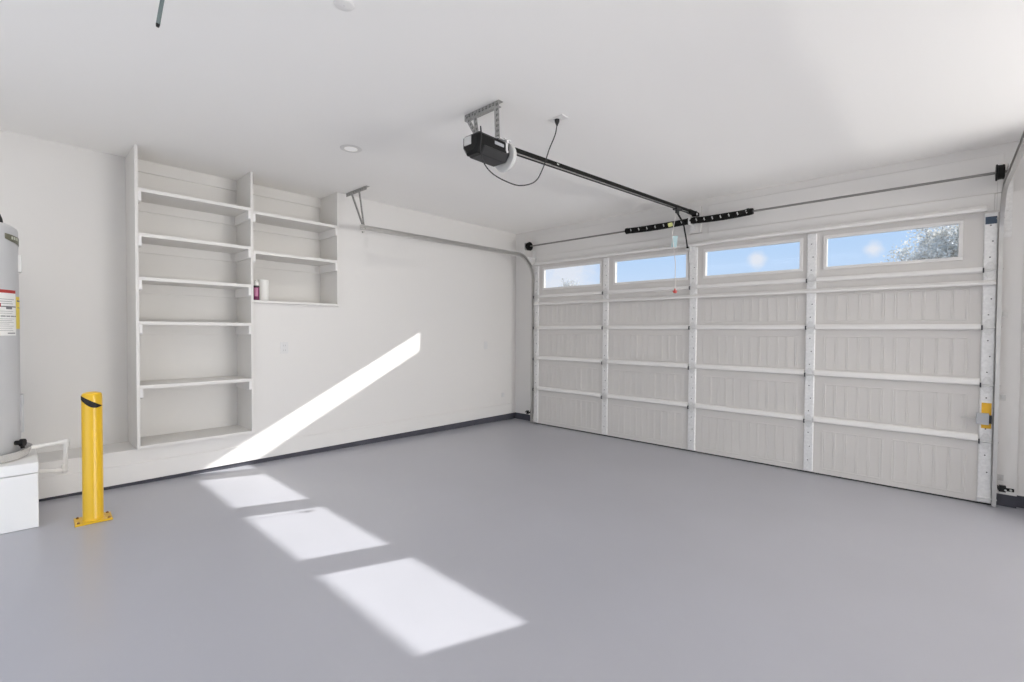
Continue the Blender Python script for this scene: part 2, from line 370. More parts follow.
# the window section: a sheet with four openings
mb = MB(); zt, zb_ = ZJ[5], ZJ[4]+0.002
mb.box(DX0, DX1, YP, YO, WZ1, zt); mb.box(DX0, DX1, YP, YO, zb_, WZ0)
xs = [DX0] + [q for wq in WINX for q in wq] + [DX1]
for i in range(0, len(xs), 2): mb.box(xs[i], xs[i+1], YP, YO, WZ0, WZ1)
obj('section', mb, M_DOOR, DOOR)
for (a, b) in WINX:
    mb = MB(); fw = 0.030
    def fr(x0, x1, z0, z1, ya, yb): mb.box(x0, x1, ya, yb, z0, z1)
    ya, yb = YP-0.013, YP+0.004
    fr(a-fw, b+fw, WZ1, WZ1+fw, ya, yb); fr(a-fw, b+fw, WZ0-fw, WZ0, ya, yb); fr(a-fw, a, WZ0, WZ1, ya, yb); fr(b, b+fw, WZ0, WZ1, ya, yb)
    f = obj('window_frame', mb, M_TRIM, DOOR, bevel=0.004)
    obj('glass_pane', MB().box(a-0.004, b+0.004, YP+0.018, YP+0.022, WZ0-0.004, WZ1+0.004), M_GLASS, f)
# stiles, one per column and section
for c in range(5):
    x, hw = STX[c], SW[c]/2
    for k in range(5):
        z0 = ZJ[k]+(0.004 if k else 0.012); z1 = ZJ[k+1]-0.004 if k < 4 else 2.478
        mb = MB()
        mb.prism([(x-hw, YP), (x-hw, YP-0.014), (x-hw+0.006, YP-0.020), (x+hw-0.006, YP-0.020), (x+hw, YP-0.014), (x+hw, YP)], 'z', z0, z1)
        for fz_ in (0.22, 0.5, 0.78):
            zz = z0+(z1-z0)*fz_; mb.cyl((x+0.012*(1 if fz_ == .5 else -0.2), YP-0.0195, zz), (x+0.012*(1 if fz_ == .5 else -0.2), YP-0.0225, zz), 0.0055, 10, 1)
        obj('stile', mb, [M_GALV, M_SCREW], DOOR, bevel=0.001)
# rails between the stiles at every joint
RZ = {1: (-0.006, 0.056), 2: (-0.008, 0.056), 3: (-0.022, 0.036), 4: (-0.020, 0.034)}
for k in range(1, 5):
    for b in range(4):
        a0 = STX[b]+SW[b]/2+0.002; a1 = STX[b+1]-SW[b+1]/2-0.002; zl, zh = ZJ[k]+RZ[k][0], ZJ[k]+RZ[k][1]; zm = (zl+zh)/2
        mb = MB().prism([(YP, zl), (YP-0.030, zl+0.004), (YP-0.040, zl+0.012), (YP-0.040, zh-0.022), (YP-0.028, zh-0.004), (YP, zh)], 'x', a0, a1)
        obj('rail', mb, M_RAIL, DOOR, bevel=0.002)
def strut(z, h, x0, x1, dep):
    yb = YP-0.021
    mb = MB().prism([(yb, z), (yb-dep, z+0.003), (yb-dep, z+h*0.45), (yb-0.004, z+h), (yb, z+h)], 'x', x0, x1)
    return obj('strut', mb, M_RAIL, DOOR, bevel=0.0015)
strut(1.868, 0.045, 0.525, 5.565, 0.036)
strut(2.492, 0.055, 0.53, 5.50, 0.040)
# hinges: a folded plate above and below each joint, with its pin
for c in range(5):
    for k in range(1, 5):
        x, z = STX[c], ZJ[k]; yy = YP-0.021; hw = 0.034
        mb = MB()
        mb.prism([(x-hw, z+0.004), (x+hw, z+0.004), (x+hw, z+0.030), (x+0.012, z+0.072), (x-0.012, z+0.072), (x-hw, z+0.030)], 'y', yy-0.006, yy)
        mb.prism([(x-hw, z-0.004), (x-hw, z-0.028), (x-0.012, z-0.066), (x+0.012, z-0.066), (x+hw, z-0.028), (x+hw, z-0.004)], 'y', yy-0.006, yy)
        mb.prism([(x-hw+0.010, z+0.010), (x+hw-0.010, z+0.010), (x+0.006, z+0.055), (x-0.006, z+0.055)], 'y', yy-0.010, yy-0.003)
        mb.cyl((x-hw-0.008, yy-0.010, z), (x+hw+0.008, yy-0.010, z), 0.0075, 12, 0)
        for dx, dz in ((-0.018, 0.022), (0.018, 0.022), (-0.018, -0.020), (0.018, -0.020), (0, -0.045)):
            mb.cyl((x+dx, yy-0.003, z+dz), (x+dx, yy-0.009, z+dz), 0.005, 8, 0)
        mb.box(x-hw-0.011, x-hw-0.001, yy-0.022, yy-0.002, z-0.020, z+0.020, 1)
        obj('hinge', mb, [M_HINGE, M_SCREW], DOOR, bevel=0.0008)
for c, sgn in ((0, -1), (4, 1)):
    for k in range(1, 6):
        x, z = STX[c], (ZJ[k] if k < 5 else 2.42)
        xs_ = x+sgn*0.03; xe = x+sgn*0.078
        mb = MB().cyl((xs_, YP-0.031, z+0.004), (xe, YP-0.031, z+0.004), 0.0055, 10)
        obj('roller', mb, M_ZINC, DOOR)
for c in (0, 4):
    x = STX[c]; mb = MB().box(x-0.040, x+0.040, YP-0.024, YP-0.0195, 0.035, 0.15); mb.cyl((x-0.045, YP-0.030, 0.06), (x+0.075*(1 if c else -1), YP-0.030, 0.06), 0.007, 10)
    obj('bottom_bracket', mb, M_GALV, DOOR, bevel=0.001)
obj('bottom_seal', MB().add(*slopebox(DX0, DX1, YP+0.006, YO-0.004, 0.018)), M_RUBBER, DOOR)
# slide lock on the right-hand stile, with its amber sticker and the blue one at the top
tag(obj('warning_sticker', MB().box(5.500, 5.560, YP-0.0225, YP-0.0208, 0.655, 0.872), M_ORANGE, DOOR), 'amber warning sticker behind the lock')
tag(obj('warning_sticker', MB().box(5.494, 5.563, YP-0.0225, YP-0.0208, 2.385, 2.447), M_BLUE, DOOR), 'blue sticker at the top of the stile')
lk = obj('slide_lock', MB().box(5.468, 5.545, YP-0.060, YP-0.022, 0.690, 0.785), M_GREYP, DOOR, bevel=0.004)
obj('bolt', MB().cyl((5.475, YP-0.045, 0.735), (5.37, YP-0.045, 0.738), 0.0065, 12).cyl((5.385, YP-0.045, 0.738), (5.375, YP-0.045, 0.738), 0.010, 10), M_ZINC, lk)
obj('keeper', MB().box(5.545, 5.562, YP-0.050, YP-0.022, 0.70, 0.77), M_DGREY, lk, bevel=0.002)
# operator bracket at the top of the centre stile
obj('operator_bracket', MB().box(2.962, 3.040, YP-0.027, YP-0.0205, 2.30, 2.50).box(2.935, 2.990, YP-0.075, YP-0.027, 2.458, 2.470).box(2.985, 2.991, YP-0.075, YP-0.027, 2.44, 2.50), M_GALV, DOOR, bevel=0.001)

# ------------------------------------------------------------------ tracks
TH, TR = 2.632, 0.36
def track(x, sgn, label):
    """sgn = +1: the channel opens towards +x"""
    t = thing('door_track', (x, 0.0, fz(0)), label, 'door track', 'roller tracks of the garage door')
    yv = -0.009
    prof = [(0, -0.026), (0.026, -0.026), (0.026, -0.019), (0.004, -0.021), (0.004, 0.021), (0.026, 0.019), (0.026, 0.026), (0, 0.026)]
    prof = [(u*sgn, w_) for u, w_ in prof]
    arc = [(x, yv-TR+TR*math.cos(PI/2*i/14), TH-TR+TR*math.sin(PI/2*i/14)) for i in range(15)]
    obj('vertical_track', MB().sweep_x([(x, yv, 0.01), (x, yv, 1.2), (x, yv, TH-TR)], prof), M_ZINC, t)
    obj('horizontal_track', MB().sweep_x(arc + [(x, -1.5, TH-0.012), (x, -2.97, TH-0.027)], prof), M_ZINC, t)
    return t
def bracketry(t, x, sgn):
    # jamb angle brackets, flag bracket at the bend, ceiling hanger at the far end
    o = -sgn
    for z in (0.24, 0.92, 1.62):
        obj('jamb_bracket', MB().box(*sorted((x, x+o*0.004)), -0.03, 0.075, z-0.025, z+0.025).box(*sorted((x, x+o*0.045)), 0.070, 0.0752, z-0.025, z+0.025)
            .cyl((x+o*0.004, 0.02, z), (x+o*0.012, 0.02, z), 0.008, 8).cyl((x+o*0.028, 0.07, z), (x+o*0.028, 0.061, z), 0.008, 8), M_ZINC, t, bevel=0.001)
    obj('flag_bracket', MB().box(*sorted((x, x+o*0.005)), -0.12, 0.0745, 2.50, 2.62).box(*sorted((x, x+o*0.055)), 0.068, 0.0745, 2.27, 2.74)
        .cyl((x+o*0.028, 0.068, 2.33), (x+o*0.028, 0.058, 2.33), 0.009, 8).cyl((x+o*0.028, 0.068, 2.5), (x+o*0.028, 0.058, 2.5), 0.009, 8), M_GALV, t, bevel=0.001)
    xe = x-0.006
    mb = MB().box(min(x-0.43, x+0.0), x+0.03, -2.905, -2.865, H-0.004, H-0.0005).box(x-0.43, x+0.03, -2.905, -2.901, H-0.042, H-0.002)
    for i in range(9): mb.cyl((x-0.40+i*0.05, -2.905, H-0.022), (x-0.40+i*0.05, -2.9072, H-0.022), 0.006, 8, 1)
    hg = obj('ceiling_angle', mb, [M_STRAP, M_HOLE], t)
    for xa, ya in ((x-0.30, -2.907), (x-0.12, -2.911)):
        p, q = Vector((xa, ya, H-0.02)), Vector((x-0.006, -2.915 if xa < x-.2 else -2.911, TH-0.037))
        mb = MB().bar(p, q, 0.032, 0.004, up=(0, 1, 0))
        for i in range(1, 7): c = p.lerp(q, i/7); mb.cyl(c+Vector((0, -0.002, 0)), c+Vector((0, -0.0035, 0)), 0.006, 8, 1)
        obj('hanger_strap', mb, [M_STRAP, M_HOLE], t)
    obj('end_bolt', MB().cyl((x-0.012, -2.915, TH-0.037), (x+0.05, -2.915, TH-0.037), 0.009, 10).cyl((x-0.01, -2.93, TH-0.075), (x+0.02, -2.93, TH-0.075), 0.012, 10), M_ZINC, t)
tl = track(0.468, 1, 'curved steel door track by the shelf wall, hung from a perforated ceiling angle'); bracketry(tl, 0.468, 1)
tr_ = track(5.600, -1, 'curved steel door track at the right edge beside the amber sticker'); bracketry(tr_, 5.600, -1)

# ------------------------------------------------------------------ torsion shaft with its springs, drums and lift cables
YS, ZSH = -0.018, 2.802
TS = thing('torsion_shaft', (3.0, 0.09, ZSH), 'thin steel torsion shaft with two black springs above the garage door', 'torsion shaft')
obj('shaft', MB().cyl((0.36, YS, ZSH), (5.62, YS, ZSH), 0.0110, 16), M_SHAFT, TS)
def spring(x0, x1, mirror):
    n = int((x1-x0)/0.0072); pts = []; seg = 12
    for i in range(n*seg+1):
        a = 2*PI*i/seg*(1 if mirror else -1); sag = 0.012*math.sin(PI*i/(n*seg))
        pts.append((x0+(x1-x0)*i/(n*seg), YS+0.034*math.cos(a), ZSH-sag+0.034*math.sin(a)))
    sp = obj('spring', MB().tube(pts, 0.0042, 6).cyl((x0, YS, ZSH), (x1, YS, ZSH), 0.030, 16), M_BLACKM, TS, smooth=60)
    obj('spring_cone', MB().lathe((x0-0.012 if not mirror else x1-0.055, YS, ZSH), [(0.018, 0), (0.040, 0.004), (0.040, 0.026), (0.034, 0.030), (0.034, 0.067)], 20, axis='x'), M_BLACKM, sp)
    obj('spring_cone', MB().lathe((x1-0.03 if not mirror else x0-0.02, YS, ZSH), [(0.034, 0), (0.034, 0.030), (0.040, 0.034), (0.040, 0.052), (0.018, 0.054)], 20, axis='x'), M_BLACKM, sp)
    for i in range(7):
        xm = x0+(x1-x0)*(i+0.7)/7.2; sag = 0.012*math.sin(PI*(i+0.7)/7.2)
        obj('paint_mark', MB().obox((xm, YS-0.0375, ZSH-sag), (0.005, 0, 0.004), (0, 0.0012, 0), (-0.006, 0, 0.016)), M_PAINTM, sp)
spring(2.125, 2.940, False); spring(3.000, 3.665, True)
obj('centre_bracket', MB().box(2.962, 2.990, -0.05, 0.070, ZSH-0.045, ZSH+0.045).box(2.94, 3.012, 0.058, 0.066, ZSH-0.10, ZSH+0.15), M_GALV, TS, bevel=0.002)
for x, sgn in ((0.405, -1), (5.572, 1)):
    pr = [(0.014, -0.026), (0.066, -0.026), (0.069, -0.018), (0.060, -0.014), (0.058, 0.010), (0.062, 0.020), (0.056, 0.026), (0.014, 0.026)]
    d = obj('cable_drum', MB().lathe((x, YS, ZSH), [(r, h*sgn) for r, h in pr], 32, axis='x'), M_BLACKM, TS)
    obj('end_bearing_plate', MB().box(x+sgn*0.046-0.003, x+sgn*0.046+0.003, -0.075, 0.073, ZSH-0.055, ZSH+0.055).box(*sorted((x+sgn*0.046, x+sgn*0.086)), 0.0675, 0.0735, ZSH-0.055, ZSH+0.055), M_GALV, TS, bevel=0.002)
    xc = x-sgn*0.010
    obj('lift_cable', MB().tube([(xc, YS+0.060, ZSH), (xc+sgn*-0.004, 0.026, 1.4), (STX[0]-0.046 if sgn < 0 else STX[4]+0.046, 0.008, 0.06)], 0.0014, 6), M_ZINC, TS)

# ------------------------------------------------------------------ garage door opener
OX, OY0, OY1, OZ0, OZ1 = 2.862, -3.485, -3.165, 2.665, 2.805
OP = thing('garage_door_opener', (OX, -3.29, H), 'black garage door opener hung from the ceiling with its long rail to the door', 'door opener')
hw = 0.088
def sect(y, k):      # octagonal-ish section of the housing, shrunk a little by k
    a = hw-k
    return [(OX-a, y, OZ1-0.02), (OX-a+0.015, y, OZ1-k), (OX+a-0.015, y, OZ1-k), (OX+a, y, OZ1-0.02), (OX+a, y, OZ0+0.055), (OX+a-0.035, y, OZ0+k), (OX-a+0.035, y, OZ0+k), (OX-a, y, OZ0+0.055)]
rings = [sect(OY0, 0.018), sect(OY0+0.02, 0.0), sect(OY1-0.06, 0.0), sect(OY1-0.02, 0.006), sect(OY1, 0.022)]
mb = MB(); v = [p for r in rings for p in r]; f = []
for j in range(len(rings)-1):
    for i in range(8): f.append((j*8+i, j*8+(i+1) % 8, (j+1)*8+(i+1) % 8, (j+1)*8+i))
f += [tuple(range(8)), tuple(range((len(rings)-1)*8, len(rings)*8))[::-1]]
hs = obj('motor_housing', mb.add(v, f), M_BLACK, OP, bevel=0.006, seg=3, smooth=30)
mb = MB(); a = hw+0.001
mb.prism([(OX-a+0.01, OZ0+0.060), (OX-a-0.004, OZ0+0.048), (OX-a+0.032, OZ0-0.004), (OX+a-0.032, OZ0-0.004), (OX+a+0.004, OZ0+0.048), (OX+a-0.01, OZ0+0.060)], 'y', OY0+0.05, OY1-0.035)
obj('light_cover', mb, M_DGREY, OP, bevel=0.006, seg=3)
tag(obj('light_lens', MB().box(OX-0.058, OX+0.012, OY0-0.004, OY0+0.004, 2.728, 2.786), M_LENS, OP, bevel=0.003), 'pale square lens on the end of the housing')
obj('name_plate', MB().box(OX+hw-0.001, OX+hw+0.002, -3.335, -3.245, 2.752, 2.774), M_GREYP, OP, bevel=0.001)
mb = MB().lathe((OX+0.015, OY1-0.01, 2.725), [(0.06, 0), (0.100, 0.004), (0.106, 0.020), (0.100, 0.036), (0.080, 0.046), (0.03, 0.050)], 36, axis='y')
tag(obj('end_lens', mb, M_LENS, OP), 'white round lens on the rail end of the housing')
mb = MB().box(OX+hw-0.03, OX+hw+0.004, -3.225, -3.205, 2.735, 2.82).box(OX+hw-0.05, OX+hw+0.004, -3.24, -3.17, 2.812, 2.822).cyl((OX+hw+0.003, -3.215, 2.80), (OX+hw+0.012, -3.215, 2.80), 0.012, 12).cyl((OX+hw+0.003, -3.215, 2.73), (OX+hw+0.010, -3.215, 2.73), 0.010, 12)
obj('strap_clamp', mb, M_GALV, OP, bevel=0.001)
def perforated(p, q, wd, up, name='hanger_angle'):
    p, q, up = Vector(p), Vector(q), Vector(up); t = (q-p).normalized(); sd = t.cross(up).normalized(); n = sd.cross(t)
    mb = MB().bar(p, q, wd, 0.004, up)
    mb.obox((p+q)/2 + sd*wd/2 - n*wd/4, sd*0.002, (q-p)/2, n*wd/4)
    L = (q-p).length; k = max(2, int(L/0.035))
    for i in range(k):
        c = p.lerp(q, (i+0.5)/k)
        for s_ in (-1, 1): mb.obox(c+sd*(0.28*wd*s_)+n*0.0022*s_*-1, sd*wd*0.07, t*0.008, n*0.0006, 1)
        for s_ in (1,): mb.obox(c+n*0.0024*s_, sd*wd*0.10, t*0.009, n*0.0006, 1)
        mb.obox(c-n*0.0024, sd*wd*0.10, t*0.009, n*0.0006, 1)
    return obj(name, mb, [M_STRAP, M_HOLE], OP)
perforated((2.585, -3.29, H-0.022), (2.945, -3.29, H-0.022), 0.045, (0, -1, 0))
mb = MB().box(2.585, 2.945, -3.29, -3.25, H-0.0045, H-0.0005); obj('hanger_angle', mb, M_STRAP, OP)
perforated((2.925, -3.296, H-0.012), (2.938, -3.296, 2.80), 0.045, (0, -1, 0))
perforated((2.700, -3.296, H-0.012), (2.742, -3.296, 2.80), 0.035, (0, -1, 0))
perforated((2.615, -3.303, H-0.02), (2.755, -3.303, 2.84), 0.032, (0, -1, 0), 'hanger_brace')
obj('saddle_bracket', MB().box(2.735, 2.955, -3.31, -3.25, OZ1-0.001, OZ1+0.004).cyl((2.75, -3.28, OZ1+.004), (2.75, -3.28, OZ1+.013), 0.01, 8).cyl((2.94, -3.28, OZ1+.004), (2.94, -3.28, OZ1+.013), 0.01, 8), M_GALV, OP)
R0, R1 = Vector((2.877, -3.20, 2.800)), Vector((3.030, -0.03, 2.890))
rt_ = (R1-R0).normalized()
rl = obj('rail', MB().bar(R0, R1, 0.034, 0.030), M_BLACKM, OP, bevel=0.002)
mb = MB().bar(R0+Vector((0, 0, -0.019))+rt_*0.1, R1+Vector((0, 0, -0.019))-rt_*0.05, 0.010, 0.012)
tag(obj('rail_flange', mb, M_ZINC, rl), 'pale underside of the rail')
obj('drive_belt', MB().bar(R0+Vector((0, 0, -0.030))+rt_*0.12, R1+Vector((0, 0, -0.027))-rt_*0.05, 0.014, 0.006), M_RUBBER, rl)
obj('rail_clip', MB().obox(R0+rt_*0.62+Vector((0.0175, 0, 0)), (0.001, 0, 0), rt_*0.012, (0, 0, 0.006)), M_PAINTM, rl)
mb = MB().bar(R1-rt_*0.16+Vector((0, 0, -0.004)), R1+rt_*0.02+Vector((0, 0, -0.010)), 0.046, 0.044).cyl((3.004, -0.025, 2.878), (3.056, -0.025, 2.878), 0.032, 20).box(3.008, 3.052, -0.03, 0.0655, 2.862, 2.905)
obj('header_bracket', mb, M_BLACKM, OP, bevel=0.002)
obj('pulley_pin', MB().cyl((3.050, -0.02, 2.872), (3.060, -0.02, 2.872), 0.014, 14), M_GALV, OP)
tp = R0 + rt_*(2.78/ (R1-R0).length * (R1-R0).length)
T0 = R0.lerp(R1, 0.862)
tro = obj('trolley', MB().bar(T0-rt_*0.06+Vector((0, 0, -0.028)), T0+rt_*0.06+Vector((0, 0, -0.028)), 0.052, 0.024).box(T0.x-0.012, T0.x+0.012, T0.y-0.03, T0.y+0.03, T0.z-0.075, T0.z-0.03), M_DGREY, OP, bevel=0.002)
pa = [Vector((T0.x-0.012, T0.y+0.02, T0.z-0.055)), Vector((2.992, -0.255, 2.735)), Vector((2.975, -0.135, 2.590)), Vector((2.962, -0.055, 2.480))]
mb = MB()
for i in range(3): mb.bar(pa[i], pa[i+1], 0.026, 0.007, up=(1, 0, 0))
for q in (pa[0], pa[1], pa[3]): mb.cyl(q-Vector((0.009, 0, 0)), q+Vector((0.012, 0, 0)), 0.010, 10)
obj('door_arm', mb, M_BLACKM, OP)
Tz = T0.z-0.06
rc = obj('release_cord', MB().tube([(T0.x-0.005, T0.y-0.02, Tz), (T0.x-0.012, T0.y-0.10, 2.55), (3.022, -0.53, 2.25), (3.022, -0.53, 1.945)], 0.0042, 8), M_CORD, OP)
obj('release_handle', MB().lathe((3.022, -0.53, 1.895), [(0.010, 0), (0.020, 0.006), (0.022, 0.014), (0.016, 0.026), (0.010, 0.036), (0.007, 0.054)], 20).box(2.996, 3.048, -0.536, -0.524, 1.916, 1.926), M_REDP, rc)
tag(obj('warning_tag', MB().obox((3.013, -0.54, 2.475), (0.024, 0.017, 0), (0.0008, -0.001, 0), (0.006, 0, 0.062)), M_TEAL, rc), 'pale teal tag on the cord')
tag(obj('warning_tag', MB().obox((2.985, -0.59, 2.660), (0.020, 0.014, 0.006), (0.0008, -0.001, 0), (-0.006, 0, 0.022)), M_LIME, rc), 'lime green tag by the trolley')
# power cord
cp = [(2.90, -3.42, 2.81), (2.955, -3.475, 2.825), (2.996, -3.505, 2.74), (2.993, -3.51, 2.648), (2.985, -3.47, 2.576), (3.0, -3.41, 2.521), (3.017, -3.3, 2.491), (3.048, -3.18, 2.481), (3.076, -3.05, 2.534), (3.076, -2.96, 2.654), (3.075, -2.89, 2.805), (3.076, -2.82, 2.937), (3.071, -2.79, 3.02)]
def smooth_path(pts, n=8):
    P = [Vector(p) for p in pts]; P = [2*P[0]-P[1]] + P + [2*P[-1]-P[-2]]; o = []
    for i in range(1, len(P)-2):
        for k in range(n):
            t = k/n; a, b, c, d = P[i-1:i+3]
            o.append(0.5*((2*b) + (c-a)*t + (2*a-5*b+4*c-d)*t*t + (3*b-a-3*c+d)*t**3))
    return o + [P[-2]]
pc = obj('power_cord', MB().tube(smooth_path(cp), 0.0042, 8), M_RUBBER, OP)
obj('plug', MB().lathe((3.071, -2.79, H-0.056), [(0.006, 0), (0.009, 0.010), (0.018, 0.030), (0.019, 0.046)], 16), M_RUBBER, pc)

# ------------------------------------------------------------------ ceiling fittings
t = thing('ceiling_outlet', (3.075, -2.785, H), 'white socket plate on the ceiling feeding the opener cord', 'outlet')
obj('cover_plate', MB().box(3.005, 3.145, -2.825, -2.745, H-0.006, H-0.0005), M_COVER, t, bevel=0.002)
obj('socket', MB().box(3.045, 3.097, -2.808, -2.772, H-0.0095, H-0.005), M_PLATE, t, bevel=0.002)
def recessed(x, y, label, lens):
    t = thing('recessed_light', (x, y, H), label, 'ceiling light')
    obj('trim_ring', MB().lathe((x, y, H-0.006), [(0.058, 0.0055), (0.058, 0.0012), (0.062, 0.0), (0.090, 0.003), (0.094, 0.0055)], 40), M_TRIM, t)
    obj('lens', MB().lathe((x, y, H-0.005), [(0.01, 0.0), (0.056, 0.001), (0.057, 0.0045)], 32), lens, t)
def downlight(x, y, watts):
    l = bpy.data.lights.new('recessed_lamp', 'AREA'); l.shape = 'DISK'; l.size = 0.11; l.energy = watts; l.color = (1.0, 0.96, 0.90)
    o = bpy.data.objects.new('recessed_lamp', l); COL.objects.link(o); o.location = (x, y, H-0.008)
downlight(1.351, -3.546, 6)
recessed(1.351, -3.546, 'small round recessed ceiling light in front of the shelves', M_LAMP)
t = thing('ceiling_cover', (3.04, -4.486, H), 'faint small round cover plate on the ceiling at the top edge', 'cover plate')
obj('plate', MB().lathe((3.04, -4.486, H-0.007), [(0.01, 0.0), (0.040, 0.001), (0.047, 0.004), (0.049, 0.0065)], 36), M_COVER, t)
obj('centre_screw', MB().cyl((3.04, -4.486, H-0.0085), (3.04, -4.486, H-0.0065), 0.004, 10), M_PLATE, t)
RD0 = Vector((2.5089, -5.141, 2.8944)); RD1 = Vector((2.535, -5.118, H))
t = thing('hanging_rod', tuple(RD1), 'slim grey-green rod hanging from the ceiling above the shelves, at the top edge', 'rod')
obj('rod', MB().cyl(RD0, RD1, 0.0085, 14), M_TEALROD, t)
obj('rod_tip', MB().cyl(RD0-(RD1-RD0).normalized()*0.014, RD0, 0.0065, 12, r2=0.0088), M_BLACK, t)
obj('ceiling_boss', MB().lathe(tuple(RD1-Vector((0, 0, 0.012))), [(0.012, 0), (0.02, 0.004), (0.022, 0.0115)], 20), M_PLATE, t)

# ------------------------------------------------------------------ built-in shelving
XFR, XBK = 0.026, XBACK+0.012
def cleats(t, ya, yb, zt, back=True):
    """the battens a shelf rests on: one on each side and one along the back"""
    h = 0.088
    for y_0, y_1 in ((ya, ya+0.022), (yb-0.022, yb)):
        mb = MB().prism([(XBK+0.022, zt), (XFR+0.002, zt), (XFR+0.002, zt-h+0.012), (XFR-0.012, zt-h), (XBK+0.022, zt-h)], 'y', y_0, y_1)
        obj('side_cleat', mb, M_CLEAT, t, bevel=0.0015)
    if back: obj('back_cleat', MB().box(XBK, XBK+0.020, ya, yb, zt-h, zt), M_SHELF, t, bevel=0.0015)
def bay(t, ya, yb, zs, zbottom):
    for z in zs:
        obj('shelf', MB().box(XBK, XFR, ya, yb, z-0.016, z+0.016), M_SHELF, t, bevel=0.002)
        cleats(t, ya, yb, z-0.016)
    obj('back_cleat', MB().box(XBK, XBK+0.020, ya, yb, H-0.115, H-0.001), M_SHELF, t, bevel=0.0015)
    obj('bottom_board', MB().box(XBK, XFR, ya, yb, zbottom, zbottom+0.026), M_SHELF, t, bevel=0.002)
    obj('back_panel', MB().box(XBACK+0.001, XBK, ya, yb, zbottom+0.002, H-0.001), M_SHELF, t)
t = thing('tall_shelf_unit', (0.0, (UL+UM)/2, ZL), 'tall white built-in shelving unit with five shelves, standing on the wall ledge', 'shelving unit')
obj('side_panel', MB().box(XBACK+0.001, XFR, UL, UL+PT, ZL+0.001, H-0.001), M_SHELF, t, bevel=0.002)
obj('side_panel', MB().box(XBACK+0.001, XFR, UM, UM+PT, ZL+0.001, H-0.001), M_SHELF, t, bevel=0.002)
bay(t, UL+PT, UM, [2.688, 2.293, 1.905, 1.510, 0.938], ZL+0.001)
t = thing('short_shelf_unit', (0.0, (UM+UR)/2, ZS), 'short white built-in shelving unit with two shelves, high on the wall beside the tall one', 'shelving unit')
obj('side_panel', MB().box(XBACK+0.001, XFR, UR, UR+PT, ZS+0.001, H-0.001), M_SHELF, t, bevel=0.002)
bay(t, UM+PT, UR, [2.665, 2.258], ZS+0.001)

# spray can and paper roll on the lowest board of the short unit
zs_ = ZS+0.027
cx_, cy_ = -0.055, -3.862
t = thing('spray_can', (cx_, cy_, zs_), 'plum spray can with a white cap, on the short shelf unit', 'spray can')
obj('can_body', MB().lathe((cx_, cy_, zs_), [(0.027, 0), (0.0295, 0.004), (0.0295, 0.135), (0.028, 0.142), (0.020, 0.158), (0.012, 0.163)], 28), M_PURPLE, t)
tag(obj('can_label', MB().patch(cx_, cy_, 0.0296, -55, 12, 0.040+zs_, 0.128+zs_, 0.0006), M_PINK, t), 'pink printed patch')
obj('shoulder_ring', MB().lathe((cx_, cy_, zs_+0.136), [(0.0300, 0), (0.0306, 0.006), (0.026, 0.018), (0.020, 0.022)], 28), M_DGREY, t)
tag(obj('cap', MB().lathe((cx_, cy_, zs_+0.152), [(0.024, 0), (0.025, 0.004), (0.0235, 0.036), (0.016, 0.044), (0.011, 0.048), (0.0105, 0.064), (0.006, 0.069)], 24), M_PVC, t), 'white cap')
rx_, ry_ = -0.155, -3.764
t = thing('paper_roll', (rx_, ry_, zs_), 'white paper towel roll standing behind the plum spray can', 'paper roll')
obj('paper', MB().lathe((rx_, ry_, zs_), [(0.018, 0.230), (0.018, 0.004), (0.044, 0.0), (0.058, 0.004), (0.058, 0.226), (0.054, 0.231)], 36), M_PAPER, t)
obj('core', MB().lathe((rx_, ry_, zs_+0.001), [(0.0165, 0), (0.018, 0.002), (0.018, 0.229), (0.016, 0.229), (0.015, 0.1)], 24), M_PLATE, t)

# ------------------------------------------------------------------ wall plates
def plate(name, y, z, wdt, hgt, label, cat, slots):
    t = thing(name, (0, y, z), label, cat)
    obj('cover_plate', MB().box(0.0005, 0.006, y-wdt/2, y+wdt/2, z-hgt/2, z+hgt/2), M_PLATE, t, bevel=0.002)
    for dy, dz, a, b in slots:
        s = obj('socket' if cat == 'outlet' else 'button', MB().box(0.005, 0.0078, y+dy-a, y+dy+a, z+dz-b, z+dz+b), M_PLATE, t, bevel=0.002)
        if cat == 'outlet': obj('slot', MB().box(0.0072, 0.0084, y+dy-0.012, y+dy-0.009, z+dz-0.008, z+dz+0.008).box(0.0072, 0.0084, y+dy+0.009, y+dy+0.012, z+dz-0.008, z+dz+0.008), M_SLOT, s)
plate('wall_outlet', -3.603, 1.262, 0.085, 0.125, 'white wall socket right of the tall shelves, above the sun streak', 'outlet', [(0, 0.026, 0.018, 0.016), (0, -0.026, 0.018, 0.016)])
plate('wall_switch', -0.571, 1.235, 0.075, 0.12, 'small pale door switch on the wall near the far corner', 'switch', [(0, -0.008, 0.014, 0.030)])
plate('low_wall_switch', -0.175, 0.42, 0.06, 0.07, 'small white plate low on the wall by the far corner', 'wall plate', [(0, 0, 0.012, 0.012)])

# ------------------------------------------------------------------ photo-eye sensors at the foot of the tracks
def sensor(x, o, label):
    z = 0.172
    t = thing('safety_sensor', (x, -0.012, z), label, 'sensor', 'safety sensors of the door')
    obj('mounting_arm', MB().box(*sorted((x+o*0.006, x+o*0.100)), -0.046, -0.040, z-0.014, z+0.014).box(*sorted((x+o*0.006, x+o*0.012)), -0.046, 0.02, z-0.014, z+0.014), M_BLACKM, t, bevel=0.002)
    b = obj('sensor_body', MB().box(*sorted((x+o*0.010, x+o*0.052)), -0.075, -0.046, z-0.020, z+0.034), M_BLACK, t, bevel=0.004)
    tag(obj('lens', MB().cyl((x+o*0.048, -0.075, z+0.0), (x+o*0.048, -0.079, z+0.0), 0.007, 12), M_LENS, b), 'pale lens')
    obj('wing_nut', MB().cyl((x+o*0.080, -0.046, z), (x+o*0.080, -0.058, z), 0.008, 10), M_ZINC, t)
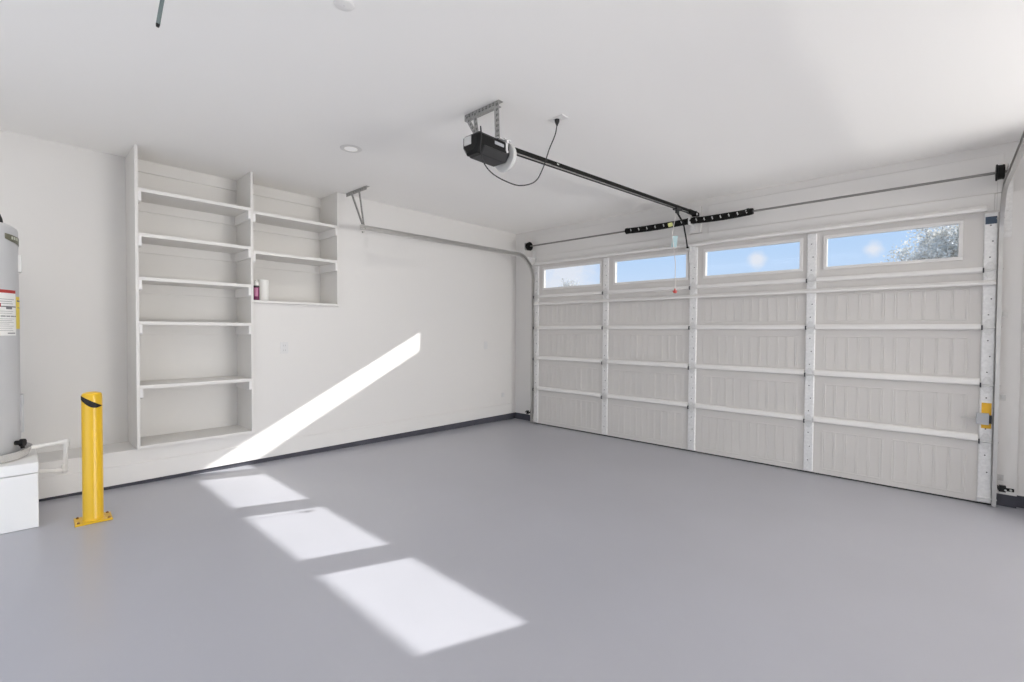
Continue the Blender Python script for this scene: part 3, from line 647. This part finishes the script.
sensor(0.468, -1, 'black door sensor low on the track by the shelf wall corner')
sensor(5.600, 1, 'black door sensor low on the right-hand track below the lock')

# ------------------------------------------------------------------ bollard
bx_, by_ = 0.765, -5.234; bz = fz(by_); r = 0.0575
t = thing('bollard', (bx_, by_, bz), 'yellow steel bollard with a black slanted band, bolted to the floor', 'bollard')
ang = math.radians(-2.0); ca, sa = math.cos(ang), math.sin(ang)
def bp(u, w_, z): return (bx_+u*ca-w_*sa, by_+u*sa+w_*ca, z)
bl = MB(); pts = [bp(*q) for q in ((-0.090, -0.101, bz+0.001), (0.090, -0.101, bz+0.001), (0.090, 0.101, bz+0.001), (-0.090, 0.101, bz+0.001))]
bl.add(pts + [(a_, b_, c_+0.012) for a_, b_, c_ in pts], [(0, 1, 2, 3), (4, 7, 6, 5), (0, 4, 5, 1), (1, 5, 6, 2), (2, 6, 7, 3), (3, 7, 4, 0)])
obj('base_plate', bl, M_YELLOW, t, bevel=0.002)
top = 1.003
obj('post', MB().lathe((bx_, by_, bz+0.012), [(r+0.006, 0), (r+0.002, 0.006), (r, 0.012), (r, top-bz-0.045), (r*0.97, top-bz-0.030), (r*0.85, top-bz-0.020), (r*0.5, top-bz-0.013), (0.004, top-bz-0.012)], 48), M_YELLOW, t)
# the slanted black band: thickest on one side of the post, running out to a point on the other
A0, A1 = -112, 78
def bu(a): return math.sin(math.radians(a+5))
def bhi(a): return 0.979 - 0.0331*(bu(a)+1) - 0.0055*(bu(a)+1)
def blo(a):
    u = bu(a); return min(bhi(a)-0.0004, 0.974 - (10.0+2.49*u-4.5*u*u)*0.0072 - 0.0055*(u+1))
tag(obj('slanted_band', MB().patch(bx_, by_, r, A0, A1, blo, bhi, 0.0012, 36), M_BAND, t), 'black slanted band near the top')
for u in (-0.064, 0.064):
    for w_ in (-0.082, 0.082):
        q = Vector(bp(u, w_, bz+0.013)); obj('anchor_bolt', MB().cyl(q, q+Vector((0, 0, 0.007)), 0.0085, 6).cyl(q, q+Vector((0, 0, 0.011)), 0.005, 10), M_BOLT, t)

# ------------------------------------------------------------------ water heater on its stand
SX0, SX1, SY0, SY1 = 0.02, 0.672, -6.22, -5.502
def sz(): return 0.532
t = thing('heater_stand', (0.346, -5.86, fz(SY1)), 'white boxed platform under the water heater', 'platform')
mb = MB(); v, f = slopebox(SX0+0.02, SX1-0.004, SY0, SY1-0.004, 0.455); v = [(a_, b_, c_+0.021) if c_ < 0.3 else (a_, b_, c_) for a_, b_, c_ in v]
obj('cabinet', mb.add(v, f), M_STAND, t, bevel=0.006, seg=3)
obj('platform_top', MB().box(SX0+0.016, SX1, SY0, SY1, 0.458, 0.532), M_STAND, t, bevel=0.008, seg=3)
TX, TY, TRD = 0.322, -5.862, 0.281
t = thing('drain_pan', (TX, TY, 0.533), 'shiny metal drain pan under the water heater, on the white platform', 'drain pan')
pr = [(0.30, 0.0), (0.318, 0.004), (0.336, 0.060), (0.338, 0.064), (0.334, 0.064), (0.316, 0.008), (0.30, 0.0045)]
obj('pan', MB().lathe((TX, TY, 0.5332), pr, 72), M_PAN, t)
t2 = thing('drain_pipe', (0.36, -5.43, 0.58), 'white plastic drain pipe with two elbows leaving the drain pan', 'pipe')
PX = 0.40; pz = 0.602; pye = -5.348
def elbow(p): return MB().lathe(p, [(0.0, -0.021), (0.012, -0.019), (0.0195, -0.010), (0.0215, 0.0), (0.0195, 0.010), (0.012, 0.019), (0.0, 0.021)], 20)
obj('upper_pipe', MB().cyl((PX, TY+0.330, pz-0.012), (PX, pye, pz), 0.0135, 18), M_PVC, t2)
el = elbow((PX, pye, pz)); el.cyl((PX, pye, pz), (PX, pye-0.045, pz-0.003), 0.0185, 18); el.cyl((PX, pye, pz), (PX, pye, pz-0.040), 0.0185, 18); obj('elbow', el, M_PVC, t2)
obj('drop_pipe', MB().cyl((PX, pye, pz-0.02), (PX, pye-0.012, pz-0.20), 0.0135, 18), M_PVC, t2)
pb = (PX, pye-0.013, pz-0.215)
el = elbow(pb); el.cyl(pb, (PX, pye-0.011, pz-0.172), 0.0185, 18); el.cyl(pb, (PX-0.01, pye-0.058, pz-0.213), 0.0185, 18); obj('elbow', el, M_PVC, t2)
obj('lower_pipe', MB().cyl((PX-0.01, pye-0.05, pz-0.213), (PX-0.055, SY1+0.001, pz-0.205), 0.0135, 18), M_PVC, t2)
HT = thing('water_heater', (TX, TY, 0.5385), 'tall grey water heater with a white label, at the left edge', 'water heater')
zb0 = 0.539
prof = [(TRD-0.02, zb0), (TRD-0.004, zb0+0.006), (TRD, zb0+0.02), (TRD, 2.145), (TRD-0.006, 2.165), (TRD-0.03, 2.185), (TRD-0.09, 2.197), (0.02, 2.20)]
obj('tank', MB().lathe((TX, TY, 0), prof, 72), M_TANK, HT)
lb = obj('instruction_label', MB().patch(TX, TY, TRD, -5, 68, 1.405, 1.722, 0.001, 20), M_LABEL, HT)
tag(obj('label_header', MB().patch(TX, TY, TRD+0.001, -5, 68, 1.700, 1.722, 0.0006, 20), M_RED, lb), 'dark red stripe along the label top')
for z_, a0_, a1_, h_ in ((1.602, 38, 68, .008), (1.588, 50, 60, .016), (1.536, -5, 68, .007), (1.655, 5, 64, .003), (1.640, 5, 60, .003), (1.625, 5, 62, .003), (1.572, 5, 62, .002), (1.558, 5, 60, .002),
                         (1.520, 5, 64, .002), (1.508, 5, 60, .002), (1.496, 5, 63, .002), (1.484, 5, 55, .002), (1.470, 5, 63, .002), (1.455, 5, 60, .002), (1.440, 5, 62, .002), (1.418, 52, 66, .007)):
    obj('printed_line', MB().patch(TX, TY, TRD+0.001, a0_, a1_, z_, z_+h_, 0.0005, 10), M_INK, lb)
obj('warning_symbol', MB().patch(TX, TY, TRD+0.001, 33, 43, 1.603, 1.628, 0.0006, 6), M_RED, lb)
yl = tag(obj('energy_label', MB().patch(TX, TY, TRD, 70, 100, 1.452, 1.680, 0.0015, 10), M_YLAB, HT), 'yellow paper label on the side of the tank')
obj('printed_line', MB().patch(TX, TY, TRD+0.0015, 72, 98, 1.645, 1.655, 0.0005, 6).patch(TX, TY, TRD+0.0015, 74, 96, 1.60, 1.605, 0.0005, 6), M_INK, yl)
bd = tag(obj('badge', MB().patch(TX, TY, TRD, 50, 88, lambda a: 2.075-0.0012*(a-50) if a < 60 else 2.063-0.0006*(a-60), lambda a: 2.112-0.0003*(a-50), 0.003, 12), M_OLIVE, HT), 'dark olive badge near the top')
mb = MB()
for a_ in (62, 67, 72, 77): mb.patch(TX, TY, TRD+0.003, a_-1.6, a_+1.6, 2.078, 2.098, 0.0006, 3); 
obj('badge_lettering', mb, M_PALE, bd)
for z0_, z1_ in ((1.86, 1.985), (0.70, 0.975)):
    mb = MB().patch(TX, TY, TRD-0.002, 82, 112, z0_, z1_, 0.018, 10)
    obj('access_cover', mb, M_TANK if z0_ < 1 else M_LABEL, HT, bevel=0.004)
va = math.radians(63); vd = Vector((math.cos(va), math.sin(va), 0)); vc = Vector((TX, TY, 0.645))
mb = MB().cyl(vc+vd*(TRD-0.004), vc+vd*(TRD+0.035), 0.016, 14).cyl(vc+vd*(TRD+0.028), vc+vd*(TRD+0.050), 0.027, 14).cyl(vc+vd*(TRD+0.035)+Vector((0, 0, 0.0)), vc+vd*(TRD+0.04)+Vector((0, 0, -0.04)), 0.012, 12)
obj('drain_valve', mb, M_BLACK, HT)
mb = MB().tube(smooth_path([(0.40, -5.665, 2.196), (0.41, -5.672, 2.23), (0.42, -5.70, 2.29), (0.40, -5.77, 2.36), (0.30, -5.86, 2.42), (0.1, -5.95, 2.47), (XBACK+0.006, -6.0, 2.49)]), 0.0125, 12)
tag(obj('power_conduit', mb, M_RUBBER, HT), 'black flexible conduit from the top of the tank to the wall')

# ------------------------------------------------------------------ trees beyond the driveway
def tree(name, base, h, cr, crx, nleaf, lsize, label, seed):
    rnd = random.Random(seed); base = Vector(base)
    t = thing(name, tuple(base), label, 'tree', 'trees beyond the driveway')
    mb = MB(); zc = h-crx
    pts = [base+Vector((0.10*math.sin(i*1.3)*cr*0.3, 0.06*math.cos(i)*cr*0.3, h*0.75*i/6)) for i in range(7)]
    mb.tube(pts, 0.09*cr*0.6, 10)
    tips = []
    for i in range(34):
        a = rnd.uniform(0, 2*PI); el_ = rnd.uniform(-0.35, 1.2); rr = rnd.uniform(0.55, 1.0)
        tip = base+Vector((math.cos(a)*math.cos(el_)*cr*rr, math.sin(a)*math.cos(el_)*cr*rr, zc+math.sin(el_)*crx*rr))
        st = pts[rnd.choice((3, 4, 5, 6))]; mid = st.lerp(tip, 0.5)+Vector((rnd.uniform(-.12, .12), rnd.uniform(-.12, .12), rnd.uniform(0, .18)))*cr*.5
        mb.tube([st, mid, tip], 0.016*cr*0.6, 6); tips += [tip, tip, mid, st.lerp(tip, .8)]
    obj('trunk', mb, M_BARK, t)
    lf = MB()
    for i in range(nleaf):
        c = rnd.choice(tips)+Vector((rnd.gauss(0, .19), rnd.gauss(0, .19), rnd.gauss(0, .16)))*cr*0.75
        u = Vector((rnd.gauss(0, 1), rnd.gauss(0, 1), rnd.gauss(0, 1))).normalized(); v_ = u.orthogonal().normalized(); s_ = lsize*rnd.uniform(.6, 1.3)
        lf.add([c-u*s_, c+v_*s_*.45, c+u*s_, c-v_*s_*.45], [(0, 1, 2, 3)])
    o = obj('foliage', lf, M_LEAF, t); o['kind'] = 'stuff'
tree('tree', (5.25, 15.0, -0.03), 5.15, 1.35, 1.25, 9000, 0.06, 'leafy pale olive tree seen through the rightmost door window', 3)
tree('tree', (-16.8, 25.0, -0.03), 5.85, 0.9, 0.75, 900, 0.06, 'small distant treetop seen through the leftmost door window', 5)
